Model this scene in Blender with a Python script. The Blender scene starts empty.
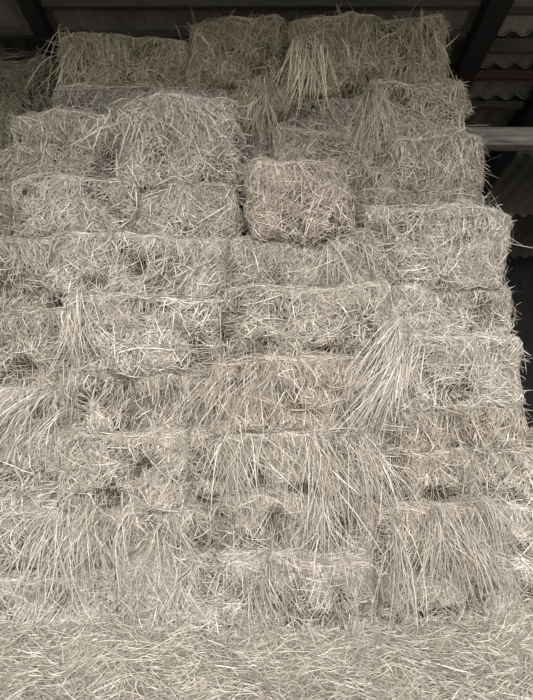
import bpy, math
import numpy as np

rng = np.random.default_rng(11)
CAM_Z = 1.65
F = 529.0
CX, CY = 266.5, 350.0
col = bpy.context.scene.collection

# ------------------------------------------------------------------ materials
def nodes(name):
    m = bpy.data.materials.new(name)
    m.use_nodes = True
    nt = m.node_tree
    return m, nt, nt.nodes['Principled BSDF']

def straw_material():
    m, nt, p = nodes('straw')
    a = nt.nodes.new('ShaderNodeAttribute'); a.attribute_name = 'Col'
    tc = nt.nodes.new('ShaderNodeTexCoord')
    n = nt.nodes.new('ShaderNodeTexNoise')
    n.inputs['Scale'].default_value = 60.0; n.inputs['Detail'].default_value = 3.0
    nt.links.new(tc.outputs['Object'], n.inputs['Vector'])
    r = nt.nodes.new('ShaderNodeMapRange')
    r.inputs['From Min'].default_value = .3; r.inputs['From Max'].default_value = .7
    r.inputs['To Min'].default_value = .78; r.inputs['To Max'].default_value = 1.16
    nt.links.new(n.outputs['Fac'], r.inputs['Value'])
    mx = nt.nodes.new('ShaderNodeVectorMath'); mx.operation = 'SCALE'
    nt.links.new(a.outputs['Color'], mx.inputs[0])
    nt.links.new(r.outputs['Result'], mx.inputs['Scale'])
    nt.links.new(mx.outputs['Vector'], p.inputs['Base Color'])
    p.inputs['Roughness'].default_value = .62
    p.inputs['Specular IOR Level'].default_value = .35
    return m

def noise_material(name, c0, c1, scale, rough=.85, stretch=(1, 1, 1), bump=.0):
    m, nt, p = nodes(name)
    tc = nt.nodes.new('ShaderNodeTexCoord')
    mp = nt.nodes.new('ShaderNodeMapping'); mp.inputs['Scale'].default_value = stretch
    n = nt.nodes.new('ShaderNodeTexNoise'); n.inputs['Scale'].default_value = scale
    n.inputs['Detail'].default_value = 6.0
    cr = nt.nodes.new('ShaderNodeValToRGB')
    cr.color_ramp.elements[0].position = .3; cr.color_ramp.elements[0].color = (*c0, 1)
    cr.color_ramp.elements[1].position = .7; cr.color_ramp.elements[1].color = (*c1, 1)
    nt.links.new(tc.outputs['Object'], mp.inputs['Vector'])
    nt.links.new(mp.outputs['Vector'], n.inputs['Vector'])
    nt.links.new(n.outputs['Fac'], cr.inputs['Fac'])
    nt.links.new(cr.outputs['Color'], p.inputs['Base Color'])
    p.inputs['Roughness'].default_value = rough
    if bump:
        b = nt.nodes.new('ShaderNodeBump'); b.inputs['Strength'].default_value = bump
        nt.links.new(n.outputs['Fac'], b.inputs['Height'])
        nt.links.new(b.outputs['Normal'], p.inputs['Normal'])
    return m

M_STRAW = straw_material()
M_SHEET = noise_material('fibre_cement', (.20, .195, .175), (.34, .33, .30), 3.0, stretch=(1, .3, 1))
M_RAFTER = noise_material('dark_timber', (.005, .0045, .004), (.013, .011, .0095), 9.0, stretch=(6, .6, 6))
M_PURLIN = noise_material('grey_timber', (.035, .031, .026), (.075, .068, .056), 8.0, stretch=(.5, 6, 6))
M_RED = noise_material('reddish_timber', (.04, .020, .016), (.075, .032, .026), 8.0, stretch=(.5, 6, 6))
M_BEAM = noise_material('weathered_timber', (.12, .115, .10), (.42, .405, .37), 5.0, stretch=(.7, 6, 7), bump=.4)
M_WALL = noise_material('dark_boards', (.014, .015, .015), (.03, .031, .03), 4.0, stretch=(5, 5, .5))
M_SIDE = noise_material('block_wall', (.05, .052, .05), (.08, .082, .078), 3.0)
M_GROUND = noise_material('earth', (.20, .175, .14), (.36, .32, .26), 7.0)
M_TWINE = noise_material('twine', (.34, .31, .24), (.46, .42, .33), 60.0)

# ------------------------------------------------------------------ mesh tools
class Acc:
    def __init__(s):
        s.v, s.f, s.c, s.n = [], [], [], 0
    def add(s, v, f, c):
        s.v.append(v); s.f.append(f + s.n); s.c.append(c); s.n += len(v)
    def build(s, name, mat, parent=None, smooth=False, at=None):
        v = np.concatenate(s.v)
        if at is not None:
            v = v + warp(v + np.array(at))
        v = v.astype(np.float32); f = np.concatenate(s.f).astype(np.int32)
        c = np.concatenate(s.c).astype(np.float32)
        me = bpy.data.meshes.new(name)
        me.vertices.add(len(v)); me.vertices.foreach_set('co', v.ravel())
        me.loops.add(f.size); me.loops.foreach_set('vertex_index', f.ravel())
        me.polygons.add(len(f))
        me.polygons.foreach_set('loop_start', np.arange(0, f.size, 4, dtype=np.int32))
        a = me.attributes.new('Col', 'FLOAT_COLOR', 'POINT')
        a.data.foreach_set('color', np.c_[c, np.ones(len(c), np.float32)].astype(np.float32).ravel())
        me.update(calc_edges=True)
        me.polygons.foreach_set('use_smooth', np.full(len(f), smooth))
        me.materials.append(mat)
        o = bpy.data.objects.new(name, me); col.objects.link(o)
        if parent: o.parent = parent
        return o

def quads_mesh(name, verts, faces, mat, parent=None):
    me = bpy.data.meshes.new(name); me.from_pydata(verts, [], faces); me.update()
    me.materials.append(mat)
    o = bpy.data.objects.new(name, me); col.objects.link(o)
    if parent: o.parent = parent
    return o

WK = rng.normal(0, 1, (8, 3)) * np.array([5.5, 3.0, 6.5]); WP = rng.uniform(0, 6.28, (8, 3))
def warp(p):
    """slow sag shared by neighbouring bales (world space)"""
    ph = p @ WK.T
    out = np.stack([np.sin(ph + WP[:, i]).sum(-1) for i in range(3)], -1)
    return out * np.array([.0085, .0075, .0085]) * np.clip(p[..., 2:3] / .5, 0, 1)

def unit(a):
    return a / np.maximum(np.linalg.norm(a, axis=-1, keepdims=True), 1e-9)

SEG = 4
def ribbons(pts, nrm, halfw, colr):
    """pts (n,SEG+1,3), nrm (n,3) roughly the way each straw blade faces."""
    n, k, _ = pts.shape
    t = np.gradient(pts, axis=1)
    roll = rng.uniform(-1.1, 1.1, n)[:, None, None]
    w = unit(np.cross(t, nrm[:, None, :]))
    b = unit(np.cross(t, w))
    w = w * np.cos(roll) + b * np.sin(roll)
    s = np.linspace(0, 1, k)
    tap = (1 - .65 * np.abs(2 * s - 1) ** 3)[None, :, None]
    w = w * (halfw * .86)[:, None, None] * tap
    v = np.stack([pts - w, pts + w], axis=2).reshape(-1, 3)
    base = (np.arange(n) * k * 2)[:, None, None]
    j = np.arange(k - 1)[None, :, None] * 2
    f = (base + j + np.array([0, 1, 3, 2])[None, None, :]).reshape(-1, 4)
    c = np.repeat(colr, k * 2, axis=0)
    return v, f, c

PAL = np.array([(.59, .545, .485), (.47, .425, .37), (.41, .385, .355), (.78, .745, .69), (.33, .28, .23),
                (.41, .385, .31), (.19, .165, .13)])
def colours(n, tint=(1, 1, 1), w=(.30, .24, .18, .09, .09, .05, .05)):
    w = np.array(w) / sum(w)
    c = PAL[rng.choice(len(PAL), n, p=w)] * rng.uniform(.72, 1.2, (n, 1))
    return c * np.array(tint)

# ------------------------------------------------------------------ bale builder
AX = np.eye(3)
FACES = {  # name: (normal, e1, e2)
    'front': ((0, -1, 0), (1, 0, 0), (0, 0, 1)),
    'back': ((0, 1, 0), (1, 0, 0), (0, 0, 1)),
    'left': ((-1, 0, 0), (0, 1, 0), (0, 0, 1)),
    'right': ((1, 0, 0), (0, 1, 0), (0, 0, 1)),
    'top': ((0, 0, 1), (1, 0, 0), (0, 1, 0)),
    'bottom': ((0, 0, -1), (1, 0, 0), (0, 1, 0)),
}
ROUND = .085

class Bale:
    def __init__(s, w, d, h, holes=()):
        s.holes = holes
        s.half = np.array([w, d, h]) / 2
        s.k = rng.normal(0, 1, (12, 3)) * np.array([9, 9, 11]) * np.linspace(.6, 2.4, 12)[:, None]; s.ph = rng.uniform(0, 6.28, 12)
        s.am = rng.uniform(.0045, .0105, 12)
    def disp(s, p):
        r = (np.sin(p @ s.k.T + s.ph) * s.am).sum(-1)
        for (u, v, ru, rv) in s.holes:
            r = r - .11 * np.exp(-((p[..., 0] - u) / ru) ** 2 - ((p[..., 2] - v) / rv) ** 2) * (p[..., 1] < -.25 * s.half[1])
        return r
    def place(s, face, u, v, h, wrap):
        """face-plane coordinates (any shape) to local points, folding over the rounded rim"""
        n, e1, e2 = (np.array(q, float) for q in FACES[face])
        hu, hv, hn = abs(e1) @ s.half, abs(e2) @ s.half, abs(n) @ s.half
        r = ROUND
        out = []
        h = h.copy()
        for c, lim in ((u, hu), (v, hv)):
            t = np.abs(c) - (lim - r)
            arc = np.where(t > 0, r - np.sqrt(np.maximum(r * r - np.clip(t, 0, r) ** 2, 0)), 0)
            over = np.maximum(t - r, 0)
            h = h - arc * .8 - over * wrap
            out.append(np.sign(c) * np.where(t > r, lim + over * (1 - .85 * wrap), np.abs(c)))
        u2, v2 = out
        p = u2[..., None] * e1 + v2[..., None] * e2 + (hn + h)[..., None] * n
        return p + s.disp(p)[..., None] * n
    def fibres(s, acc, face, n, ang, spread, lmean, h=(.0, .02), tilt=.12, urange=None, vrange=None,
               tint=(1, 1, 1), wid=(.0013, .0028), wrapped=.8, curl=.5, weights=None, droop=0.0, thin=True):
        n = int(n * 1.65)
        if n <= 0: return
        nn, e1, e2 = (np.array(q, float) for q in FACES[face])
        hu, hv = abs(e1) @ s.half, abs(e2) @ s.half
        ur = urange or (-1, 1); vr = vrange or (-1, 1)
        u0 = rng.uniform(ur[0] * hu, ur[1] * hu, n); v0 = rng.uniform(vr[0] * hv, vr[1] * hv, n)
        if thin and face == 'front':
            dens = np.sin(u0 * 8.3 + s.ph[2]) + np.sin(v0 * 13 + u0 * 5 + s.ph[3]) + np.sin(u0 * 17 - v0 * 9 + s.ph[4]) + .8 * np.sin(u0 * 31 + v0 * 27 + s.ph[5])
            keep = rng.random(n) < np.clip(.74 + .34 * dens,   .20, 1)
            for (hu_, hv_, ru, rv) in s.holes:
                keep &= rng.random(n) > .93 * np.exp(-((u0 - hu_) / ru) ** 2 - ((v0 - hv_) / rv) ** 2)
            u0, v0 = u0[keep], v0[keep]; n = len(u0)
        th = ang + rng.normal(0, spread, n)
        # neighbouring straws lie in loose bundles: a slow swirl over the face
        th = th + .55 * np.sin(u0 * 9 + s.ph[0]) * np.cos(v0 * 11 + s.ph[1]) * min(1, spread)
        L = np.clip(rng.lognormal(math.log(lmean * .74), .45, n), .025, lmean * 2.4)
        q = np.linspace(-.5, .5, SEG + 1)[None, :]
        sl = q * L[:, None]
        cu = rng.normal(0, curl * .55, n)[:, None] * sl ** 2 / np.maximum(L[:, None], .02) * 1.1
        ct, st = np.cos(th)[:, None], np.sin(th)[:, None]
        u = u0[:, None] + ct * sl - st * cu
        v = v0[:, None] + st * sl + ct * cu
        if droop: v = v - droop * (q + .5) ** 2 * L[:, None]
        hh = rng.uniform(h[0], h[1], n)[:, None] + rng.normal(0, tilt, n)[:, None] * sl \
            - np.abs(rng.normal(0, .25, n))[:, None] * sl ** 2 / L[:, None]
        wr = np.where(rng.random(n) < wrapped, 1.0, .25)[:, None]
        pts = s.place(face, u, v, hh, wr)
        c = colours(n, tint) if weights is None else colours(n, tint, weights)
        acc.add(*ribbons(pts, np.tile(nn, (n, 1)), rng.uniform(wid[0], wid[1], n), c))
    def stray(s, acc, face, n, lmean, tint, out=.7, urange=None, vrange=None):
        if n <= 0: return
        nn, e1, e2 = (np.array(q, float) for q in FACES[face])
        hu, hv = abs(e1) @ s.half, abs(e2) @ s.half
        ur = urange or (-1, 1); vr = vrange or (-1, 1)
        u0 = rng.uniform(ur[0] * hu, ur[1] * hu, n); v0 = rng.uniform(vr[0] * hv, vr[1] * hv, n)
        p0 = s.place(face, u0, v0, np.full(n, -.02), np.ones(n))
        d = unit(nn * out + rng.normal(0, .6, (n, 3)))
        L = np.clip(rng.lognormal(math.log(lmean), .35, n), .03, .20)
        q = np.linspace(0, 1, SEG + 1)[None, :, None]
        side = rng.normal(0, .16, (n, 1, 3))
        g = np.array([0, 0, -1.0])
        pts = p0[:, None, :] + d[:, None, :] * q * L[:, None, None] \
            + (side + g * rng.uniform(.02, .38, (n, 1, 1))) * q ** 2 * L[:, None, None]
        acc.add(*ribbons(pts, rng.normal(0, 1, (n, 3)), rng.uniform(.0014, .0026, n),
                         colours(n, tint, (.4, .2, .12, .2, .04, .04, 0))))
    def body(s, acc, tint):
        N = 14
        g = np.linspace(-1, 1, N)
        for fc in FACES:
            n, e1, e2 = (np.array(q, float) for q in FACES[fc])
            U, V = np.meshgrid(g, g, indexing='ij')
            p = (U[..., None] * e1 + V[..., None] * e2 + n) * s.half
            inner = s.half - ROUND
            cl = np.clip(p, -inner, inner)
            p = cl + unit(p - cl) * ROUND * .80
            p = (p + s.disp(p)[..., None] * n * 1.0)
            p = p.reshape(-1, 3)
            i = np.arange(N * N).reshape(N, N)
            f = np.stack([i[:-1, :-1], i[1:, :-1], i[1:, 1:], i[:-1, 1:]], -1).reshape(-1, 4)
            if np.dot(np.cross(e1, e2), n) < 0: f = f[:, ::-1]
            c = np.array([(.12, .10, .078)]) * rng.uniform(.55, 1.15, (len(p), 1)) * np.array(tint)  # core coloured dark to deepen the shade between the straws
            acc.add(p, f, c)

def make_bale(w, d, h, style, tint, holes, dens=1.0):
    b = Bale(w, d, h, holes)
    acc = Acc()
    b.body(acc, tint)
    A = w * h
    V = math.pi / 2
    k = dens
    if style == 'cut':           # cut straw ends hanging mostly downwards
        b.fibres(acc, 'front', int(4600 * A * k), V, .55, .10, tint=tint)
        b.fibres(acc, 'front', int(2000 * A * k), V, .95, .09, tint=tint, h=(.004, .03))
    elif style == 'chopped':     # short straws, every direction
        b.fibres(acc, 'front', int(5600 * A * k), 0, 1.7, .085, tint=tint)
        b.fibres(acc, 'front', int(1500 * A * k), 0, 1.7, .13, tint=tint, h=(.005, .03))
    elif style == 'diag':        # straws leaning up to the right
        b.fibres(acc, 'front', int(4600 * A * k), .95, .5, .13, tint=tint)
        b.fibres(acc, 'front', int(1900 * A * k), .8, 1.0, .10, tint=tint, h=(.004, .03))
    elif style == 'flat':        # layered straws lying along the face
        b.fibres(acc, 'front', int(4800 * A * k), .1, .65, .13, tint=tint)
        b.fibres(acc, 'front', int(1900 * A * k), .3, 1.4, .10, tint=tint, h=(.004, .03))
    elif style == 'swirl':
        b.fibres(acc, 'front', int(3600 * A * k), .4, 1.0, .13, tint=tint, curl=1.4)
        b.fibres(acc, 'front', int(2600 * A * k), 1.2, 1.2, .12, tint=tint, h=(.004, .03), curl=1.2)
    # long pale straws lying on the face, a few very long
    b.fibres(acc, 'front', int(230 * A * k), V, 1.0, .20, tint=tint, h=(.012, .04), curl=.3,
             weights=(.4, .2, .1, .4, .02, .03, 0), wid=(.0016, .0029))
    # the flattened layer along the upper rim, and straws draping over it: a fringe of its own
    fr = Acc()
    b.fibres(fr, 'front', int(430 * w * k), 0, .22, .17, h=(.0, .035), vrange=(.84, 1.1), tint=tint,
             weights=(.4, .2, .15, .2, .05, .04, 0))
    b.fibres(fr, 'front', int(480 * w * k), V, .55, .17, h=(.005, .045), vrange=(.35, 1.1), tint=tint, wrapped=.95)
    b.fibres(acc, 'top', int(2600 * w * d * k), 0, 1.6, .13, tint=tint)
    b.fibres(acc, 'left', int(3000 * h * d * k), 0, 1.6, .12, tint=tint)
    b.fibres(acc, 'right', int(3000 * h * d * k), 0, 1.6, .12, tint=tint)
    b.fibres(acc, 'bottom', int(1500 * w * d * k), 0, 1.6, .12, tint=tint)
    b.stray(acc, 'front', int(300 * A * k), .10, tint, .55)
    for fc in ('left', 'right'):
        b.stray(acc, fc, int(800 * h * d * k), .065, tint, .9)
    b.stray(acc, 'top', int(260 * w * d * k), .09, tint, .8)
    return b, acc, fr

def tuft(parent, b, u, v, width, length, n, tint, lean=0.0, fan=.25, outv=.05, name='straw_tuft', label=None):
    """a hank of long straws hanging from (u,v) on the front of a bale; u,v are metres from the face centre"""
    acc = Acc()
    n = int(n * .8)
    nh = max(3, int(width / .05))
    hk = rng.integers(0, nh, n)
    hx = rng.uniform(-width * .6, width * .6, nh); hz = rng.normal(-.02, .06, nh); hl = rng.normal(0, .10, nh); hs = rng.uniform(.55, 1.1, nh)
    x0 = u + hx[hk] + rng.normal(0, .028, n)
    z0 = v + hz[hk] + rng.normal(0, .03, n)
    y0 = -b.half[1] - rng.uniform(.0, outv, n)
    L = length * np.clip(rng.normal(.66, .26, n), .18, 1.15) * hs[hk]
    q = np.linspace(0, 1, SEG + 1)[None, :]
    sx = (lean + hl[hk] + rng.normal(0, fan * .75, n) + (x0 - u) / width * fan)[:, None]
    x = x0[:, None] + sx * q * L[:, None] + rng.normal(0, .07, n)[:, None] * q ** 2
    z = z0[:, None] + .10 * L[:, None] * np.sin(q * 2.2) - q ** 1.25 * L[:, None]
    y = y0[:, None] - outv * 1.3 * np.sin(np.minimum(q * 2.6, 2.2)) + .02 * q
    pts = np.stack([x, y, z], -1)
    acc.add(*ribbons(pts, np.tile(np.array([0, -1.0, 0]), (n, 1)), rng.uniform(.0014, .0028, n),
                     colours(n, tint, (.36, .26, .16, .10, .06, .04, .02))))
    o = acc.build(name, M_STRAW, parent)
    if label: o['label'] = label
    return o

# ------------------------------------------------------------------ the stack
# face in the photo (x0, y0, x1, y1), distance of the face, depth of the bale, fibre style, tint, turn, label
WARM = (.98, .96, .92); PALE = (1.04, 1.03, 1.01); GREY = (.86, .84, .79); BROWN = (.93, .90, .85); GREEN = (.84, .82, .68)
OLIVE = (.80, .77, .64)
B = [
 # bottom course
 ('b1', -70, 574, 116, 655, 2.98, .75, 'diag', PALE, 1, 'pale hay bale in the bottom left corner, resting on the strewn floor', {}),
 ('b2', 118, 562, 266, 655, 2.95, .75, 'flat', PALE, -1, 'bottom course hay bale between two small dark holes at floor level', {}),
 ('b3', 268, 562, 373, 655, 2.96, .75, 'cut', (1.0, .975, .96), 1, 'bottom course hay bale under a flat straw mat, right of the middle dark hole', {}),
 ('b4', 376, 576, 490, 655, 3.02, .75, 'cut', WARM, 0, 'bottom course hay bale half hidden by a curtain of hanging straw', {}),
 ('b5', 492, 566, 610, 655, 2.98, .75, 'swirl', PALE, -4, 'hay bale at the bottom right corner, blurring into loose straw', {}),
 # second course
 ('c1', -60, 513, 88, 574, 3.00, .75, 'diag', PALE, 0, 'hay bale at the left edge resting on the bottom left bale', {}),
 ('c2', 90, 513, 212, 562, 3.02, .75, 'swirl', WARM, 1, 'hay bale with long hanging stalks, second from the left above the bottom course', {}),
 ('c3', 214, 500, 374, 562, 3.05, .75, 'cut', WARM, 0, 'hay bale with dark ragged hollows directly above the flat straw mat', {}),
 ('c4', 376, 508, 490, 576, 3.00, .75, 'cut', BROWN, 1, 'hay bale with a thick folded straw fringe spilling down its front', {}),
 ('c5', 492, 510, 590, 566, 3.04, .75, 'swirl', PALE, -3, 'hay bale at the right edge just above the bottom right corner bale', {}),
 # third course
 ('d1', -50, 432, 58, 513, 3.02, .75, 'diag', PALE, 0, 'left edge hay bale of slanting stalks, below the sloping loose layer', {}),
 ('d2', 60, 430, 190, 513, 3.00, .75, 'diag', WARM, -1, 'square faced hay bale with slanting stalks, one in from the left edge', {}),
 ('d3', 192, 430, 374, 500, 3.02, .75, 'cut', WARM, 1, 'wide hay bale under an arched straw rim, in the middle of the lower stack', {}),
 ('d4', 378, 447, 478, 508, 3.06, .75, 'cut', BROWN, 0, 'brownish hay bale with fine vertical stalks above the folded straw fringe', {}),
 ('d5', 480, 447, 575, 510, 3.05, .75, 'cut', WARM, -3, 'narrow hay bale at the right edge, level with the fine stalked brownish bale', {}),
 # fourth course
 ('e1', -50, 390, 62, 432, 3.02, .75, 'diag', PALE, 2, 'low hay bale at the left edge with a pale sloping layer of loose straw', {}),
 ('e2', 65, 371, 209, 430, 3.07, .75, 'cut', WARM, 0, 'dark streaked hay bale beneath the chopped square bale on the left', {}),
 ('e3', 212, 362, 372, 430, 3.00, .75, 'cut', BROWN, 2, 'brown rounded hay bale with a domed top in the centre of the stack', {}),
 ('e4', 378, 404, 530, 447, 3.05, .75, 'cut', BROWN, -1, 'low squashed brown hay bale below the bale with the straggling hanging straw', {}),
 # fifth course
 ('f1', -50, 312, 64, 390, 3.08, .75, 'swirl', GREY, 1, 'grey hay bale at the left edge, halfway up, above the sloping layer', {}),
 ('f2', 67, 296, 223, 371, 3.02, .75, 'chopped', PALE, -1, 'large hay bale with a face of short chopped stalks, left of centre', {}),
 ('f3', 226, 286, 388, 362, 3.02, .75, 'chopped', WARM, 1, 'wide hay bale with a flat pale upper rim, above the brown domed bale', {}),
 ('f4', 390, 339, 527, 404, 3.03, .75, 'flat', PALE, -2, 'bright hay bale at the right with long straggling straw hanging from its left end', {}),
 ('f5', 390, 286, 521, 339, 3.08, .75, 'swirl', PALE, -2, 'grey white hay bale sandwiched under the big bright bale on the right', {}),
 # sixth course
 ('g1', -50, 240, 48, 312, 3.12, .75, 'cut', BROWN, 0, 'brown hay bale at the left edge with a shadowed right end', {}),
 ('g2', 50, 236, 222, 296, 3.10, .75, 'diag', PALE, 0, 'long hay bale of crossed stalks under two side by side upper left bales', {}),
 ('g3', 224, 236, 380, 286, 3.12, .75, 'swirl', WARM, 1, 'thin hay bale squeezed directly beneath the jutting reddish bale', {}),
 ('g4', 372, 210, 512, 286, 3.06, .8, 'swirl', PALE, -4, 'big bright bulging hay bale on the right with stalks poking into the dark', {}),
 # seventh course
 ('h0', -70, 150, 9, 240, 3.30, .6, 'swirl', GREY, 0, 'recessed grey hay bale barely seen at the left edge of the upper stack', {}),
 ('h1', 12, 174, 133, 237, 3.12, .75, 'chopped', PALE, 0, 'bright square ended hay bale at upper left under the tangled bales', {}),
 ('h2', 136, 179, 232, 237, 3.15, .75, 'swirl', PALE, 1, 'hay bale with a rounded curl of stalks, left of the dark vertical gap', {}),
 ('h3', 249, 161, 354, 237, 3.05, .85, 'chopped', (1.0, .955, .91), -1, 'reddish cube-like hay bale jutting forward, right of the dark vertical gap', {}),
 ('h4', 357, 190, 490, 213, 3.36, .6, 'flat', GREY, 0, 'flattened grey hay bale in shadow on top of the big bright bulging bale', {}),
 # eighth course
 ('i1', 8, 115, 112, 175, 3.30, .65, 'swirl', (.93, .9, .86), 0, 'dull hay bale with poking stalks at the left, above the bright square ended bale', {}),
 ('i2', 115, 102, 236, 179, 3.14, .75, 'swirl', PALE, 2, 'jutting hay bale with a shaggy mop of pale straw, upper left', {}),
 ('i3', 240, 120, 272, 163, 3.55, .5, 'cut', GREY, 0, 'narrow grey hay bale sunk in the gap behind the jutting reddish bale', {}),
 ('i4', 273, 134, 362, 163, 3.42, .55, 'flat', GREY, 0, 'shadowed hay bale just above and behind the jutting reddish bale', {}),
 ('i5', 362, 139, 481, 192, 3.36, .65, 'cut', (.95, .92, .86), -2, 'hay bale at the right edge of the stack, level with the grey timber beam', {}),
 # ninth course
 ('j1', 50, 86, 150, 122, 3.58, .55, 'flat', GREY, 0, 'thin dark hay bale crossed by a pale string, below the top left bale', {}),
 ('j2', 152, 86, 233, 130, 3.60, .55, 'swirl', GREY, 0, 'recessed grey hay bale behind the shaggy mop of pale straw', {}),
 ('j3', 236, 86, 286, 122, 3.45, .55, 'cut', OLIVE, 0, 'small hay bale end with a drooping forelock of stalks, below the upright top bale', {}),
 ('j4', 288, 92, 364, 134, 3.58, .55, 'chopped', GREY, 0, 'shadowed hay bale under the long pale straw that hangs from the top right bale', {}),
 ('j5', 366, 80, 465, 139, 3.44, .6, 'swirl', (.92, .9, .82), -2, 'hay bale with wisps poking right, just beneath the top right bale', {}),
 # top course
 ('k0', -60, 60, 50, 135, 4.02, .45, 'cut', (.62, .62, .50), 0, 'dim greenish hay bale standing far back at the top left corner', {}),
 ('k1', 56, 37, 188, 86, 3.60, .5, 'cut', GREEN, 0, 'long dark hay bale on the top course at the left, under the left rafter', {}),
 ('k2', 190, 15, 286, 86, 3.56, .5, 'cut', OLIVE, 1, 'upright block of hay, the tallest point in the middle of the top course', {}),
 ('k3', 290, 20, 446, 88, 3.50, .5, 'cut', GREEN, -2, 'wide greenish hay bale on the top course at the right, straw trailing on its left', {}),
]
HOLES = {   # ragged hollows between the stalks (photo position and radii)
 'c1': [(86, 550, 8, 24), (20, 565, 14, 8)], 'c2': [(205, 514, 10, 15), (96, 550, 6, 20)],
 'c3': [(278, 532, 14, 17), (342, 530, 17, 14), (222, 535, 8, 14)],
 'b2': [(124, 618, 6, 8), (259, 636, 8, 8), (180, 640, 12, 8)], 'b3': [(274, 638, 6, 8), (366, 612, 6, 22), (340, 600, 8, 12)],
 'b1': [(60, 600, 14, 12), (98, 590, 8, 14)], 'b4': [(382, 606, 8, 26), (440, 618, 10, 12), (470, 600, 6, 22)],
 'e2': [(168, 396, 20, 15), (204, 398, 9, 24), (122, 386, 14, 9), (80, 410, 8, 14)],
 'f2': [(206, 352, 10, 12), (72, 345, 6, 22), (150, 310, 12, 6)], 'f3': [(330, 357, 26, 7), (258, 352, 20, 8), (232, 330, 7, 24)],
 'd4': [(392, 468, 14, 18), (440, 496, 14, 8)], 'c4': [(384, 540, 9, 22), (455, 545, 8, 16)], 'f4': [(462, 394, 16, 8)],
 'g1': [(34, 290, 14, 16)], 'd1': [(8, 480, 8, 14), (50, 490, 8, 12)], 'd2': [(110, 500, 20, 7), (150, 470, 8, 10)],
 'd3': [(255, 492, 8, 14), (300, 495, 14, 8)], 'g4': [(382, 245, 10, 10)], 'h1': [(16, 222, 7, 12)], 'h2': [(150, 185, 16, 6)],
 'i5': [(380, 150, 8, 14)], 'k3': [(352, 82, 22, 9), (300, 76, 6, 14)], 'e4': [(455, 420, 14, 9), (395, 430, 8, 12)], 'f1': [(20, 370, 14, 10), (58, 350, 6, 26)],
 'g2': [(98, 285, 12, 8), (140, 265, 6, 16)], 'j4': [(300, 110, 8, 12)], 'k2': [(282, 60, 5, 24)], 'e1': [(45, 425, 10, 6)],
}
def wx(px, d): return (px - CX) / F * d
def wz(py, d): return CAM_Z + (CY - py) / F * d

placed = []   # (x0, x1, d0, d1, z0, z1)
info = {}
for (key, x0, y0, x1, y1, d, dep, style, tint, turn, label, _) in B:
    X0, X1 = wx(x0, d), wx(x1, d)
    zt, zb = wz(y0, d), wz(y1, d)
    sup = 0.0; area = 0
    for q in placed:
        ox = min(X1, q[1]) - max(X0, q[0]); oy = min(d + dep, q[3]) - max(d, q[2])
        if ox > .12 and oy > .12 and q[5] < zt - .06 and q[5] > sup: sup = q[5]
    zb = sup - .012 if sup > 0 else 0.0
    if zt - zb < .16: zt = zb + .16
    placed.append((X0, X1, d, d + dep, zb, zt))
    w, h = X1 - X0, zt - zb
    holes = [(wx(px, d) - (X0 + X1) / 2, wz(py, d) - (zb + zt) / 2, rx / F * d, ry / F * d) for (px, py, rx, ry) in HOLES.get(key, ())]
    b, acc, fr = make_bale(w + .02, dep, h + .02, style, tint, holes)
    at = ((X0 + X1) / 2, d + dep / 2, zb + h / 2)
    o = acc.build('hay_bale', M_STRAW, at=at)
    kids = [fr.build('straw_fringe', M_STRAW, o, at=at)]
    for q in [o] + kids:      # origin at the base of the bale
        q.data.transform(__import__('mathutils').Matrix.Translation((0, 0, h / 2)))
    o.location = ((X0 + X1) / 2, d + dep / 2, zb)
    o.rotation_euler = (0, 0, math.radians(turn))
    o['label'] = label; o['category'] = 'hay bale'; o['group'] = 'hay bales stacked in the barn'
    info[key] = (o, b, w, h, (X0 + X1) / 2, (zb + zt) / 2, d)
    print('BALE', key, 'w%.2f h%.2f z%.2f-%.2f photo-bottom %.2f' % (w, h, zb, zt, wz(y1, d)))

def hang(key, px, py, wpx, lpx, n, tint, lean=0.0, fan=.2, outv=.05):
    o, b, w, h, cx, cz, d = info[key]
    t = tuft(o, b, wx(px, d) - cx, wz(py, d) - cz, wpx / F * d, lpx / F * d, n, tint, lean, fan, outv)
    t.data.transform(__import__('mathutils').Matrix.Translation((0, 0, h / 2)))
    return t
hang('k3', 312, 42, 22, 82, 170, (1.25, 1.2, 1.02), .0, .10, .07)['label'] = 'long pale straw trailing over the bale end'
hang('k3', 400, 36, 60, 55, 120, GREEN, .0, .3)
hang('k1', 80, 48, 30, 45, 90, (.95, .93, .8), -.1, .35)
hang('j3', 263, 94, 40, 72, 230, (.84, .81, .69), -.1, .28, .06)['label'] = 'drooping forelock of straw'
hang('j5', 380, 98, 30, 85, 170, (.88, .86, .78), .0, .16)
hang('i2', 165, 112, 90, 45, 200, PALE, .1, .6, .06)
hang('f4', 414, 350, 50, 95, 560, PALE, -.30, .24, .08)['label'] = 'straggling long straw hanging from the bale end'
hang('c4', 428, 515, 84, 105, 520, WARM, .10, .20, .07)['label'] = 'thick folded fringe of straw'
hang('d3', 250, 440, 100, 80, 220, WARM, .1, .35, .06)
hang('d3', 345, 440, 60, 110, 220, WARM, .25, .25, .06)
hang('c3', 318, 510, 26, 50, 110, PALE, -.1, .3, .07)
hang('c2', 120, 520, 90, 85, 320, WARM, -.05, .28, .07)
hang('c1', 45, 520, 110, 80, 260, PALE, -.2, .35, .06)
hang('b2', 200, 570, 110, 60, 200, PALE, .0, .35, .05)
hang('e1', 30, 395, 80, 60, 260, PALE, -.55, .3, .08)
hang('f2', 78, 310, 26, 75, 120, PALE, -.05, .25, .06)
hang('g3', 350, 240, 40, 50, 160, WARM, .2, .4, .07)
hang('e3', 240, 372, 60, 55, 200, BROWN, -.35, .3, .05)

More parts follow.
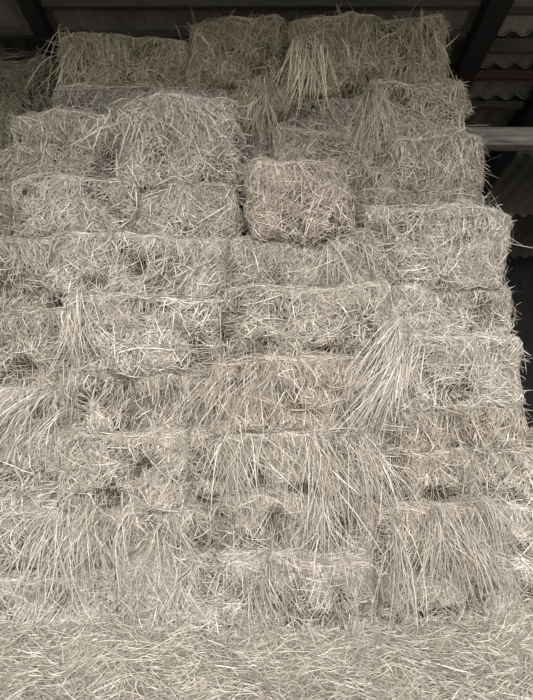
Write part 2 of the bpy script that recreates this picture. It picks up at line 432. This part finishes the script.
# the pale string lying across the thin dark bale
o, b, w, h, cx, cz, d = info['j1']
acc = Acc()
xs = np.linspace(-w / 2 + .03, w / 2 + .05, 24)
zs = h * .90 + .012 * np.sin(xs * 7); ys = np.full(24, -b.half[1] - .035)
ring = []
for a in range(6):
    an = a * math.pi / 3
    ring.append(np.stack([xs, ys + .003 * math.cos(an), zs + .003 * math.sin(an)], -1))
v = np.stack(ring, 1).reshape(-1, 3)
f = np.array([[i * 6 + a, (i + 1) * 6 + a, (i + 1) * 6 + (a + 1) % 6, i * 6 + (a + 1) % 6] for i in range(23) for a in range(6)])
tw = acc
tw.add(v, f, np.full((len(v), 3), .6))
t = tw.build('twine', M_TWINE, o); t['label'] = 'pale baling string'

# ------------------------------------------------------------------ loose straw on the floor
def floor_height(x, y):
    t = np.clip((y - 2.3) / .75, 0, 1)
    z = .03 + .055 * t * t + .018 * np.sin(x * 5 + 1) * np.cos(y * 6) + .012 * np.sin(x * 13 + y * 9)
    z = z + .13 * np.exp(-((x - 1.55) / .38) ** 2) * np.clip((y - 2.2) / .7, 0, 1)
    z = z + .05 * np.exp(-((x + .9) / .5) ** 2) * np.clip((y - 2.4) / .5, 0, 1)
    return z
acc = Acc()
nx, ny = 70, 40
gx, gy = np.linspace(-2.4, 2.6, nx), np.linspace(.9, 3.3, ny)
X, Y = np.meshgrid(gx, gy, indexing='ij')
Z = floor_height(X, Y) - .012
Zedge = np.minimum(1, (Y - .9) / .3) * np.minimum(1, (X + 2.4) / .3) * np.minimum(1, (2.6 - X) / .3)
Z = np.maximum(.004, Z * np.clip(Zedge, 0, 1))
v = np.stack([X, Y, Z], -1).reshape(-1, 3)
i = np.arange(nx * ny).reshape(nx, ny)
f = np.stack([i[:-1, :-1], i[1:, :-1], i[1:, 1:], i[:-1, 1:]], -1).reshape(-1, 4)
acc.add(v, f, np.array([(.36, .33, .27)]) * rng.uniform(.7, 1.15, (len(v), 1)))
n = 52000
x0 = rng.uniform(-2.35, 2.55, n); y0 = rng.uniform(1.2, 3.06, n)
th = rng.normal(.15, 1.4, n)
L = np.clip(rng.lognormal(math.log(.085), .5, n), .02, .4); L[:260] = rng.uniform(.18, .42, 260)
q = np.linspace(-.5, .5, SEG + 1)[None, :]
sl = q * L[:, None]; cu = rng.normal(0, .28, n)[:, None] * sl ** 2 / L[:, None]
x = x0[:, None] + np.cos(th)[:, None] * sl - np.sin(th)[:, None] * cu
y = np.minimum(y0[:, None] + np.sin(th)[:, None] * sl + np.cos(th)[:, None] * cu, 3.1)
z = np.maximum(floor_height(x, y) + rng.uniform(-.008, .03, n)[:, None] + rng.normal(0, .1, n)[:, None] * sl, .006)
pts = np.stack([x, y, z], -1)
acc.add(*ribbons(pts, np.tile(np.array([0, -.4, 1.0]), (n, 1)), rng.uniform(.0011, .0024, n),
                 colours(n, (1.10, 1.085, 1.04), (.40, .26, .14, .14, .04, .02, .0))))
o = acc.build('loose_straw', M_STRAW)
o['kind'] = 'stuff'; o['label'] = 'pale loose straw strewn over the barn floor in front of the stack'; o['category'] = 'straw'

# ------------------------------------------------------------------ barn shell
S = .25                       # fall of the roof per metre of depth
ROOF0 = CAM_Z + 3.6
Y_FRONT, Y_BACK = -1.2, 8.6
X_L, X_R = -6.0, 6.0
def roof_z(y): return ROOF0 - S * y
def roof_y(py, drop=0.0):     # depth at which the roof plane (lowered by drop) is seen at photo row py
    return (3.6 - drop) * F / ((CY - py) + F * S)

def box(name, x0, x1, y0, y1, z0, z1, mat, parent=None, bev=.006):
    vs = [(x, y, z) for x in (x0, x1) for y in (y0, y1) for z in (z0, z1)]
    fs = [(0, 1, 3, 2), (4, 6, 7, 5), (0, 4, 5, 1), (2, 3, 7, 6), (0, 2, 6, 4), (1, 5, 7, 3)]
    o = quads_mesh(name, vs, fs, mat, parent)
    if bev:
        m = o.modifiers.new('edge', 'BEVEL'); m.width = bev; m.segments = 2
    return o
def struct(o):
    o['kind'] = 'structure'; return o

# corrugated sheets in overlapping courses
edges = [Y_FRONT, .4, 1.9, 3.2, roof_y(38), roof_y(70), roof_y(101), roof_y(158), 7.2, Y_BACK]
pitch = .177
xs = np.arange(X_L, X_R + .001, pitch / 10)
wave = .023 * np.sin(xs / pitch * 2 * math.pi)
V, Fq = [], []
for i in range(len(edges) - 1):
    a, bb = edges[i] - .0, edges[i + 1] + .10
    base = len(V)
    for (yy, dz) in ((a, -.014), (a, -.004), (bb, .014)):
        V += [(x, yy, roof_z(yy) + .05 + w_ + dz) for x, w_ in zip(xs, wave)]
    m = len(xs)
    for r in range(2):
        for j in range(m - 1):
            k = base + r * m + j
            Fq.append((k, k + 1, k + m + 1, k + m))
o = struct(quads_mesh('ceiling', V, Fq, M_SHEET)); o.data.polygons.foreach_set('use_smooth', [True] * len(Fq))

def thing(o, label, cat, group=None):
    o['label'] = label; o['category'] = cat
    if group: o['group'] = group
    return o
# rafters run down the slope
def rafter(xc, wid, deep, label, y0=Y_FRONT, y1=Y_BACK):
    vs = []
    for x in (xc - wid / 2, xc + wid / 2):
        for yy in (y0, y1):
            for dz in (-deep, -.005):
                vs.append((x, yy, roof_z(yy) + dz))
    fs = [(0, 1, 3, 2), (4, 6, 7, 5), (0, 4, 5, 1), (2, 3, 7, 6), (0, 2, 6, 4), (1, 5, 7, 3)]
    o = quads_mesh('rafter', vs, fs, M_RAFTER)
    m = o.modifiers.new('edge', 'BEVEL'); m.width = .008; m.segments = 2
    return thing(o, label, 'rafter', 'rafters under the roof sheets')
R = [(-1.75, .12), (1.70, .17), (2.54, .18)]
rafter(R[0][0], R[0][1], .13, 'black timber rafter slanting down behind the top left bales')
rafter(R[1][0], R[1][1], .14, 'broad black timber rafter slanting down to the top right bale')
rafter(R[2][0], R[2][1], .15, 'dark timber rafter at the far right edge of the roof')

# purlins run across, under the sheets, bay by bay
def purlin(py, x0, x1, hgt, thick, mat, label):
    drop = hgt / 2
    yy = roof_y(py, drop + .0)
    zc = roof_z(yy) - drop
    o = box('purlin', x0, x1, yy - thick / 2, yy + thick / 2, zc - hgt / 2, zc + hgt / 2 + .012, mat)
    return thing(o, label, 'purlin', 'purlins between the rafters')
L1, L2 = R[0][0] - .07, R[0][0] + .07
Ra, Rb, Rc, Rd = R[1][0] - .105, R[1][0] + .105, R[2][0] - .105, R[2][0] + .105
purlin(34, -5.9, L1, .045, .06, M_PURLIN, 'grey purlin at the top left corner, left of the black rafter')
purlin(57, -5.9, L1, .04, .06, M_PURLIN, 'lower dim purlin left of the black rafter, above the dim far bale')
purlin(5, L2, Ra, .05, .06, M_PURLIN, 'pale grey purlin along the very top of the picture')
purlin(36, L2, Ra, .045, .06, M_PURLIN, 'dim purlin just over the long dark bale of the top course')
purlin(12, Rb, 5.9, .03, .05, M_PURLIN, 'thin pale purlin at the top right corner')
purlin(47, Rb, 5.9, .09, .06, M_PURLIN, 'brown purlin under the wavy edge of the roof sheet at upper right')
purlin(76, Rb, 5.9, .06, .06, M_RED, 'reddish purlin at the right, second below the wavy sheet edge')
purlin(106, Rb, Rc, .05, .06, M_PURLIN, 'grey purlin just above the thick weathered beam')
purlin(163, Ra - 2.2, Rc, .03, .05, M_PURLIN, 'thin dim purlin just below the thick weathered beam')
purlin(205, Ra - 2.2, Rc, .035, .05, M_PURLIN, 'lowest faint purlin in the dark behind the stack')

# weathered tie beam
yb = 4.62
zc = wz(135.5, yb); hb = 18 / F * yb
bm = box('timber_beam', .9, X_R, yb, yb + .16, zc - hb / 2, zc + hb / 2, M_BEAM, bev=.012)
thing(bm, 'thick weathered grey timber beam running out to the right of the stack', 'beam')

struct(box('floor', X_L - 4, X_R + 4, -14, Y_BACK + .2, -.12, 0, M_GROUND, bev=0))
zb_ = roof_z(Y_BACK)
struct(box('wall_back', X_L, X_R, Y_BACK, Y_BACK + .15, 0, zb_ + .14, M_WALL, bev=0))
for nm, xa, xb in (('wall_left', X_L - .15, X_L), ('wall_right', X_R, X_R + .15)):
    vs = [(x, y, z) for x in (xa, xb) for (y, z) in ((Y_FRONT, 0), (Y_BACK, 0), (Y_BACK, roof_z(Y_BACK)), (Y_FRONT, roof_z(Y_FRONT)))]
    fs = [(0, 1, 2, 3), (7, 6, 5, 4), (0, 4, 5, 1), (1, 5, 6, 2), (2, 6, 7, 3), (3, 7, 4, 0)]
    struct(quads_mesh(nm, vs, fs, M_SIDE))
# unseen panel over the open front, added to keep sky light off the upper bales
PANEL_BASE = 4.2
struct(box('front_shade_panel', X_L, X_R, Y_FRONT - .12, Y_FRONT, PANEL_BASE, roof_z(Y_FRONT), M_SIDE, bev=0))

# ------------------------------------------------------------------ light, world, camera
w = bpy.data.worlds.new('overcast'); bpy.context.scene.world = w
w.use_nodes = True
bg = w.node_tree.nodes['Background']
bg.inputs['Color'].default_value = (.93, .97, 1.0, 1); bg.inputs['Strength'].default_value = 1.15
sun = bpy.data.lights.new('sky_glow', 'AREA'); sun.shape = 'RECTANGLE'; sun.size = 9; sun.size_y = 3.4
sun.energy = 3100; sun.color = (1, .976, .957)
so = bpy.data.objects.new('sky_glow', sun); col.objects.link(so)
so.location = (0, -8.0, 6.2); so.rotation_euler = (math.radians(66), 0, 0)

cam = bpy.data.cameras.new('camera'); cam.sensor_fit = 'HORIZONTAL'; cam.sensor_width = 36
cam.lens = 36 * F / 533; cam.clip_end = 100
co = bpy.data.objects.new('camera', cam); col.objects.link(co)
co.location = (0, 0, CAM_Z); co.rotation_euler = (math.radians(90), 0, 0)
bpy.context.scene.camera = co
sc = bpy.context.scene
sc.view_settings.view_transform = 'Standard'
sc.view_settings.look = 'None'
sc.view_settings.exposure = -0.31
